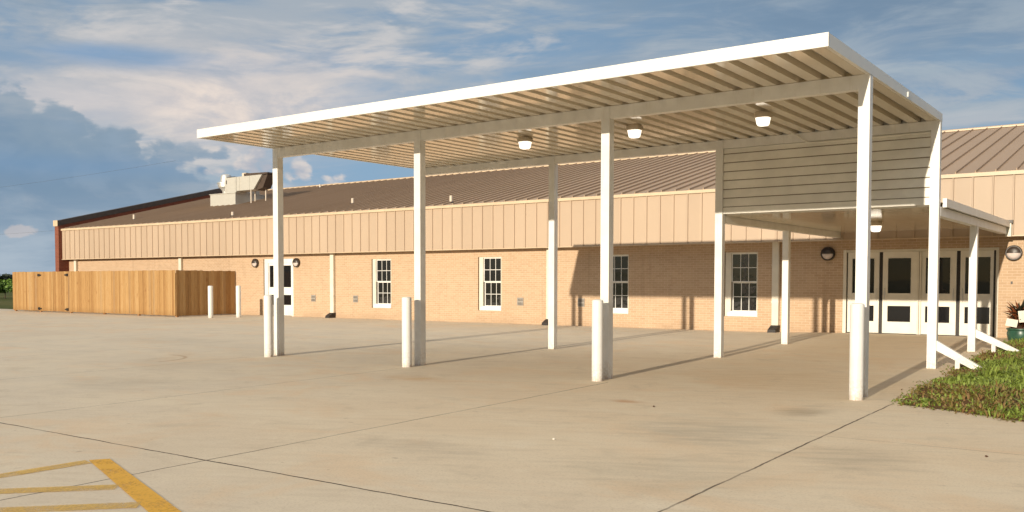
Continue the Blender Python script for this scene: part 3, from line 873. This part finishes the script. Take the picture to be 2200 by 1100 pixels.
def card(mb, cx, cz, w, h, tilt, y):
    c, s = math.cos(tilt), math.sin(tilt)
    pts = [(-w, -h), (w, -h), (w, h), (-w, h)]
    q = [(cx+a*c-b*s, y, cz+a*s+b*c) for a, b in pts]; q2 = [(a, y+.012, b) for a, _, b in q]
    mb.mesh(q+q2, [(0, 1, 2, 3), (7, 6, 5, 4), (0, 4, 5, 1), (1, 5, 6, 2), (2, 6, 7, 3), (3, 7, 4, 0)])
card(mb, px-.15, pz+.51, .115, .085, -.18, py-.33); make('card', mb, 'card', P_); mb = MB(); card(mb, px+.08, pz+.66, .10, .13, .12, py-.31)
make('card', mb, 'card', P_)

# ------------------------------------------------------------------ weeds and grass in the bed
mb = MB()
def blade(x, y, z, h, lean, az, w, tint):
    d = Vector((math.cos(az)*lean, math.sin(az)*lean, 1))
    s = Vector((-math.sin(az), math.cos(az), 0))*w
    p = Vector((x, y, z)); m_ = p+d*h*.55; t_ = p+d*h+Vector((math.cos(az), math.sin(az), -.5))*lean*h*.4
    mb.face([p-s*.5, p+s*.5, m_+s, m_-s], 0, tint); mb.face([m_-s, m_+s, t_], 0, tint)
def pnoise(x, y): return .5+.25*math.sin(x*1.7+1.3*math.sin(y*1.1))+.25*math.sin(y*1.9+x*.6+1.7*math.sin(x*.9))
cnt = 0
while cnt < 7000:
    # denser close to the camera
    y = 9.2+(24.9-9.2)*R.random()**1.25; x = -2.95+6.2*R.random()**1.3
    if y < bed_front(x)+.02 or x < bed_left(y)-.03: continue
    if (x+2.8)**2+(y-24.45)**2 < .1: continue
    dens = pnoise(x*1.6, y*1.6)
    edge = min(x-bed_left(y), y-bed_front(x))
    if R.random() > .35+.8*dens: continue
    cnt += 1
    brown = pnoise(x*1.3+4, y*1.1+2) > .66
    hh = R.uniform(.025, .072)*(1+1.1*sstep(.62, .9, pnoise(x*2.3+1, y*2.7)))*(1+.7*dens)*(.55+.45*sstep(0, .35, edge))*(1+.9*sstep(20, 24, y))
    n_ = R.randint(5, 9)
    for k in range(n_):
        tint = R.uniform(.0, .32) if (brown and R.random() < .75) else R.uniform(.4, 1)
        if edge < .15 and R.random() < .3: tint = R.uniform(0, .25)
        blade(x+R.gauss(0, .035), y+R.gauss(0, .035), zbed(x, y)-.01, hh*R.uniform(.6, 1.2), R.uniform(.15, 1.3), R.uniform(0, 2*PI), R.uniform(.007, .016), tint)
for i in range(260):   # stray sprigs and clippings along the slab edge
    t = R.random(); x = -2.72+R.random()*4.5; y = bed_front(x)-abs(R.gauss(0, .10))
    if R.random() < .5: y = 12.2+R.random()*8; x = bed_left(y)-abs(R.gauss(0, .09))
    for k in range(R.randint(1, 3)): blade(x+R.gauss(0, .02), y+R.gauss(0, .02), zg(x, y), R.uniform(.01, .035), R.uniform(.8, 2.2), R.uniform(0, 2*PI), R.uniform(.006, .014), R.uniform(0, .7))
props(make('grass', mb, 'grass'), 'low green weeds with brown dry patches growing in the bed beside the walk', 'grass', kind='stuff')

# ------------------------------------------------------------------ far bushes and trees beyond the fence
def leafy(mb, cx, cy, z0, rx, ry, h, n, size):
    lobes = [(R.gauss(0, .45)*rx, R.gauss(0, .45)*ry, R.uniform(.25, .8)*h, R.uniform(.35, .6)) for _ in range(9)]
    for i in range(n):
        lx, ly, lz, lr = R.choice(lobes)
        d = Vector((R.gauss(0, 1), R.gauss(0, 1), R.gauss(0, 1))).normalized()*R.uniform(.6, 1)
        p = Vector((cx+lx+d.x*lr*rx, cy+ly+d.y*lr*ry, z0+max(.02, lz+d.z*lr*h*.45)))
        a = Vector((R.gauss(0, 1), R.gauss(0, 1), R.gauss(0, 1))).normalized()*size; b = a.cross(Vector((R.gauss(0, 1), R.gauss(0, 1), R.gauss(0, 1)))).normalized()*size*.6
        mb.face([p-a, p+b, p+a, p-b], 0, min(1, max(.02, .45+.35*d.z+R.uniform(-.2, .2))))
def tree(name, x, y, rx, h, label, group, mat, n, size, trunk=.1):
    z0 = zfield(x, y)
    t = thing(name, (x, y, z0), label, 'bush' if name == 'bush' else 'tree', group)
    mb = MB(); hh = h*.55
    mb.tube([(x, y, z0-.1), (x+.05, y, z0+hh*.5), (x-.03, y+.04, z0+hh)], [trunk, trunk*.7, trunk*.3], 8)
    for k in range(4):
        a = k*1.6+.3; mb.tube([(x, y, z0+hh*.4), (x+math.cos(a)*rx*.5, y+math.sin(a)*rx*.5, z0+hh*.9)], [trunk*.4, trunk*.15], 6)
    make('trunk', mb, 'bark', t)
    mb = MB(); leafy(mb, x, y, z0+h*.08, rx, rx, h*.85, n, size); make('crown', mb, mat, t)
    return t
bl = ['green bush beyond the lot, touching the left end of the wooden fence', 'green bush beyond the lot at the very left edge of the view', 'green bush beyond the lot, out past the left edge']
for i, (x, y) in enumerate(((-74.6, 38.6), (-77.0, 38.4), (-79.8, 38.5))):
    tree('bush', x, y, 1.5, 1.75+.12*(i % 2), bl[i], 'bushes beyond the lot', 'bush', 900, .13, .05)
for i in range(7):
    x = -345-i*13; y = 178+R.uniform(-12, 12)
    tree('tree', x, y, 7.5, 4.6+R.uniform(-.6, 1.0), 'dark low tree on the far horizon left of the wooden fence', 'far trees on the horizon', 'far_leaf', 500, .8, .3)

# overhead wires to the left, ending at a pole hidden behind the rooftop unit
for (z_, y_, lab) in ((16.4, 75, 'upper thin overhead wire crossing the sky left of the rooftop fan'), (9.2, 78, 'lower thin overhead wire crossing the sky above the fence at far left')):
    mb = MB(); mb.tube([(-215+i*11, y_, z_+.9*((i-5)/5.5)**2) for i in range(11)], .011, 6)
    o = make('overhead_wire', mb, 'wire'); props(o, lab, 'wire', 'overhead wires at the left')

# small pale pebble and leaf scraps lying on the slab
for (x, y, r, lab, mt) in ((-4.78, 7.64, .016, 'small white pebble lying on the open concrete in the foreground', 'card'), (-5.0, 10.25, .014, 'small dark clod lying on the concrete in front of the third bollard', 'pot_soil'), (-1.28, 9.08, .014, 'small dark clod on the slab in front of the grass bed', 'pot_soil')):
    mb = MB(); mb.lathe([(r*.6, 0), (r, r*.4), (r*.7, r*.9), (r*.2, r*1.1)], 0, 0, 9)
    mb.v = [(a*(1+R.uniform(-.2, .2)), b*(1+R.uniform(-.2, .2)), c) for a, b, c in mb.v]
    o = make('pebble', mb, mt); o.location = (x, y, zg(x, y)); props(o, lab, 'pebble')

# ------------------------------------------------------------------ sky
SUN_EL, SUN_AZ = math.radians(12.1), math.radians(177.0)
w = bpy.data.worlds.new('World'); sc.world = w; w.use_nodes = True
W = M.__new__(M); W.nt = w.node_tree
bg = W.nt.nodes['Background']
sky = W.new('ShaderNodeTexSky'); sky.sky_type = 'NISHITA'; sky.sun_disc = False
sky.sun_elevation = SUN_EL; sky.sun_rotation = SUN_AZ; sky.air_density = 1.0; sky.dust_density = .8; sky.ozone_density = 1.6
x, y, z = W.xyz('Generated')
az = (x*-1.0)._m('ARCTAN2', y); el = z._m('ARCSINE')
S = 100.0    # background strength is 0.1 and the colours below are a tenth of scene-linear radiance
def rgb(r, g, b): return (r*S, g*S, b*S)
base = sky.outputs[0]
# deepen the clear blue a little
base = W.mix(.75, base, W.ramp(el.ss(0, .5), [(0, rgb(.036, .048, .060)), (.25, rgb(.0235, .037, .0545)), (.6, rgb(.0205, .0335, .0505)), (1, rgb(.014, .026, .045))]))
# project on a cloud plane so streaks flatten to the horizon
inv = 1.0/ (z.max(.0)+.10) if False else (z.max(0.0)+.10)._m('POWER', -1.0)
pl = W.comb(x*inv, y*inv, 0.0)
n1 = W.noise(W.comb(x*inv*.9+y*inv*.25, y*inv*2.1-x*inv*.6, 3.1), .75, 5, .62, .7)
n2 = W.noise(W.comb(x*inv*1.0, y*inv*1.6, 9.7), 1.9, 4, .6, .9)
uv = W.comb(az*1.0, el*2.6, 0.0)
n3 = W.noise(uv, 9.0, 5, .6, .25)
n4 = W.noise(W.comb(az*1.0+el*.8, el*4.6, 4.0), 7.5, 5, .58, .5)
n5 = W.noise(W.comb(az, el*1.8, 7.7), 26.0, 4, .6, .2)
n6 = W.noise(W.comb(az*1.0+el*.35, el*4.2, 2.2), 5.2, 6, .62, .9)
ci = (n1*.4+n4*.25+n6*.35).ss(.43, .57)
c = W.mix(ci*.8, base, rgb(.042, .046, .050))
c = W.mix((n2*.25+n4*.35+n6*.4).ss(.50, .62)*.75, c, rgb(.064, .062, .061))
c = W.mix((n6*.5+n3*.5).ss(.50, .36)*el.ss(.1, .2)*.55, c, rgb(.0265, .0345, .0425))
# slate-grey veil over the upper right
veil = az.ss(.75, .25)*el.ss(.08, .22)
c = W.mix(veil*(n4.ss(.3, .7)*.35+.45), c, rgb(.0225, .0325, .0445))
c = W.mix(veil*(n1*.4+n6*.6).ss(.45, .62)*.65, c, rgb(.042, .049, .054))
c = W.mix((az.ss(.62, .2)*el.ss(.19, .26)*((n6*.5+n4*.5).ss(.62, .42)*.5+.4)), c, rgb(.0165, .0255, .037))
c = W.mix(az.ss(.45, .2)*el.ss(.20, .16)*n6.ss(.56, .40)*.6, c, rgb(.0165, .0325, .052))
def gauss(a0, e0, sa, se):
    u = (az-a0)/sa; v = (el-e0)/se
    return (u*u+v*v)._m('MULTIPLY', -1.0)._m('EXPONENT')
# bright warm cloud field behind the towering cumulus
g = gauss(.90, .178, .13, .045)
c = W.mix((g*((n3*.5+n6*.5).ss(.3, .62)*.8+.35))._m('MULTIPLY', 1.0, clamp=True), c, W.mix((n6*.6+n5*.4).ss(.4, .62), rgb(.066, .060, .058), rgb(.090, .077, .067)))
g = gauss(.84, .21, .16, .03)
c = W.mix((g*n4.ss(.35, .65))*.75, c, rgb(.067, .062, .060))
g = gauss(1.05, .175, .12, .02)
c = W.mix(g*.6, c, rgb(.060, .058, .060))
# clear blue window above it
g = gauss(1.0, .218, .10, .016)
c = W.mix((g+(n6-.5)*1.6).ss(.35, .95)*.6, c, rgb(.019, .0345, .056))
# towering grey-blue cumulus at the left with a billowed edge
vb = W.new('ShaderNodeTexVoronoi'); vb.feature = 'SMOOTH_F1'; vb.inputs['Scale'].default_value = 24.0; vb.inputs['Smoothness'].default_value = .12
W.link(W.comb(az+(n5-.5)*.06, el*1.25+(n3-.5)*.05, 0.0), vb.inputs['Vector'])
puff = V(W.nt, vb.outputs['Distance'])
vb2 = W.new('ShaderNodeTexVoronoi'); vb2.feature = 'SMOOTH_F1'; vb2.inputs['Scale'].default_value = 62.0; vb2.inputs['Smoothness'].default_value = .15
W.link(W.comb(az+(n5-.5)*.03, el*1.2+(n6-.5)*.02, 0.0), vb2.inputs['Vector'])
puff2 = V(W.nt, vb2.outputs['Distance'])
top = (az-.867)*.37+.105
n7 = W.noise(W.comb(az, el*1.3, 5.5), 70.0, 3, .65)
edge = top-el+(n3-.5)*.075-(puff-.36)*.050-(puff2-.36)*.024+(n5-.5)*.022+(n7-.5)*.012
mcum = edge.ss(-.006, .010)*az.ss(.76, .84)
body = W.mix(edge.ss(.0, .075), rgb(.0255, .0345, .0440), rgb(.0195, .0295, .0415))
body = W.mix((puff*.6+n3*.6).ss(.62, .35)*.5, body, rgb(.030, .039, .049))
body = W.mix((n3*.5+n6*.5).ss(.52, .66)*.4, body, rgb(.046, .049, .052))
rim = edge.ss(.016, .0)*n5.ss(.42, .62)
body = W.mix(rim*.4, body, rgb(.048, .051, .055))
# darker blue belt, then pale stripes towards the horizon
belt = gauss(1.05, .112, .16, .012)
body = W.mix(belt*(n4*.6+.5)*.75, body, rgb(.0175, .0305, .0480))
lowm = el.ss(.098, .02)
body = W.mix(lowm*((n4*.6+n6*.4).ss(.38, .60)*.65+.3), body, rgb(.041, .0495, .058))
c = W.mix(mcum*.96, c, body)
# blue gap and small lit cumulus above the roof
gap = gauss(.77, .112, .10, .035)
c = W.mix(gap*.75, c, rgb(.0235, .0395, .0575))
for a0, e0, sa, se in ((.868, .124, .026, .022), (.828, .116, .022, .014), (.912, .109, .013, .006), (.79, .105, .02, .008)):
    g = gauss(a0, e0, sa, se)
    d_ = (g*1.0-(puff2-.35)*.9+(n5-.5)*1.3+(n7-.5)*.6)
    c = W.mix(d_.ss(.25, .75)*g.ss(.05, .4)*.9, c, W.mix((n5*.5+n3*.5).ss(.36, .60), rgb(.045, .047, .053), rgb(.077, .069, .063)))
# warm low puff at the horizon, far left
g = gauss(1.095, .048, .014, .008)
c = W.mix((g+(n5-.5)*2.2).ss(.45, .7)*g.ss(.05, .3)*.6, c, rgb(.060, .055, .054))
# bright cloud added overhead, out of view, to light the ground; sun-side glow damped
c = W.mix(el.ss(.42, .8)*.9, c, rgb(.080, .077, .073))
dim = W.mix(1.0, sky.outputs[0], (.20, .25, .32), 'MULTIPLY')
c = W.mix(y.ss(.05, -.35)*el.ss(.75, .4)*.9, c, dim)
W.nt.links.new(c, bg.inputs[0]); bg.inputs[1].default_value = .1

sd = bpy.data.lights.new('Sun', 'SUN'); sd.energy = 5.0; sd.angle = math.radians(.5); sd.color = (1.0, .88, .70)
so = link(bpy.data.objects.new('Sun', sd))
sdir = Vector((math.sin(SUN_AZ)*math.cos(SUN_EL), math.cos(SUN_AZ)*math.cos(SUN_EL), math.sin(SUN_EL)))
so.rotation_euler = sdir.to_track_quat('Z', 'Y').to_euler(); so.location = (0, -20, 20)

# ------------------------------------------------------------------ camera
cd = bpy.data.cameras.new('Camera'); cam = link(bpy.data.objects.new('Camera', cd))
cd.sensor_fit = 'HORIZONTAL'; cd.sensor_width = 36; cd.lens = 2011.06/2200*36
cd.shift_x = (1100-1026.54)/2200; cd.shift_y = (681.455-550)/2200
cd.clip_start = .1; cd.clip_end = 6000
cam.location = (0, 0, 1.5); cam.rotation_euler = (PI/2-.0391, 0, .6405)
sc.camera = cam
sc.view_settings.view_transform = 'Standard'; sc.view_settings.look = 'None'; sc.view_settings.exposure = 0; sc.view_settings.gamma = 1
w.cycles.sampling_method = 'NONE'
sc.cycles.use_adaptive_sampling = True; sc.cycles.adaptive_threshold = .03
sc.cycles.max_bounces = 5; sc.cycles.diffuse_bounces = 4; sc.cycles.glossy_bounces = 3; sc.cycles.transparent_max_bounces = 8
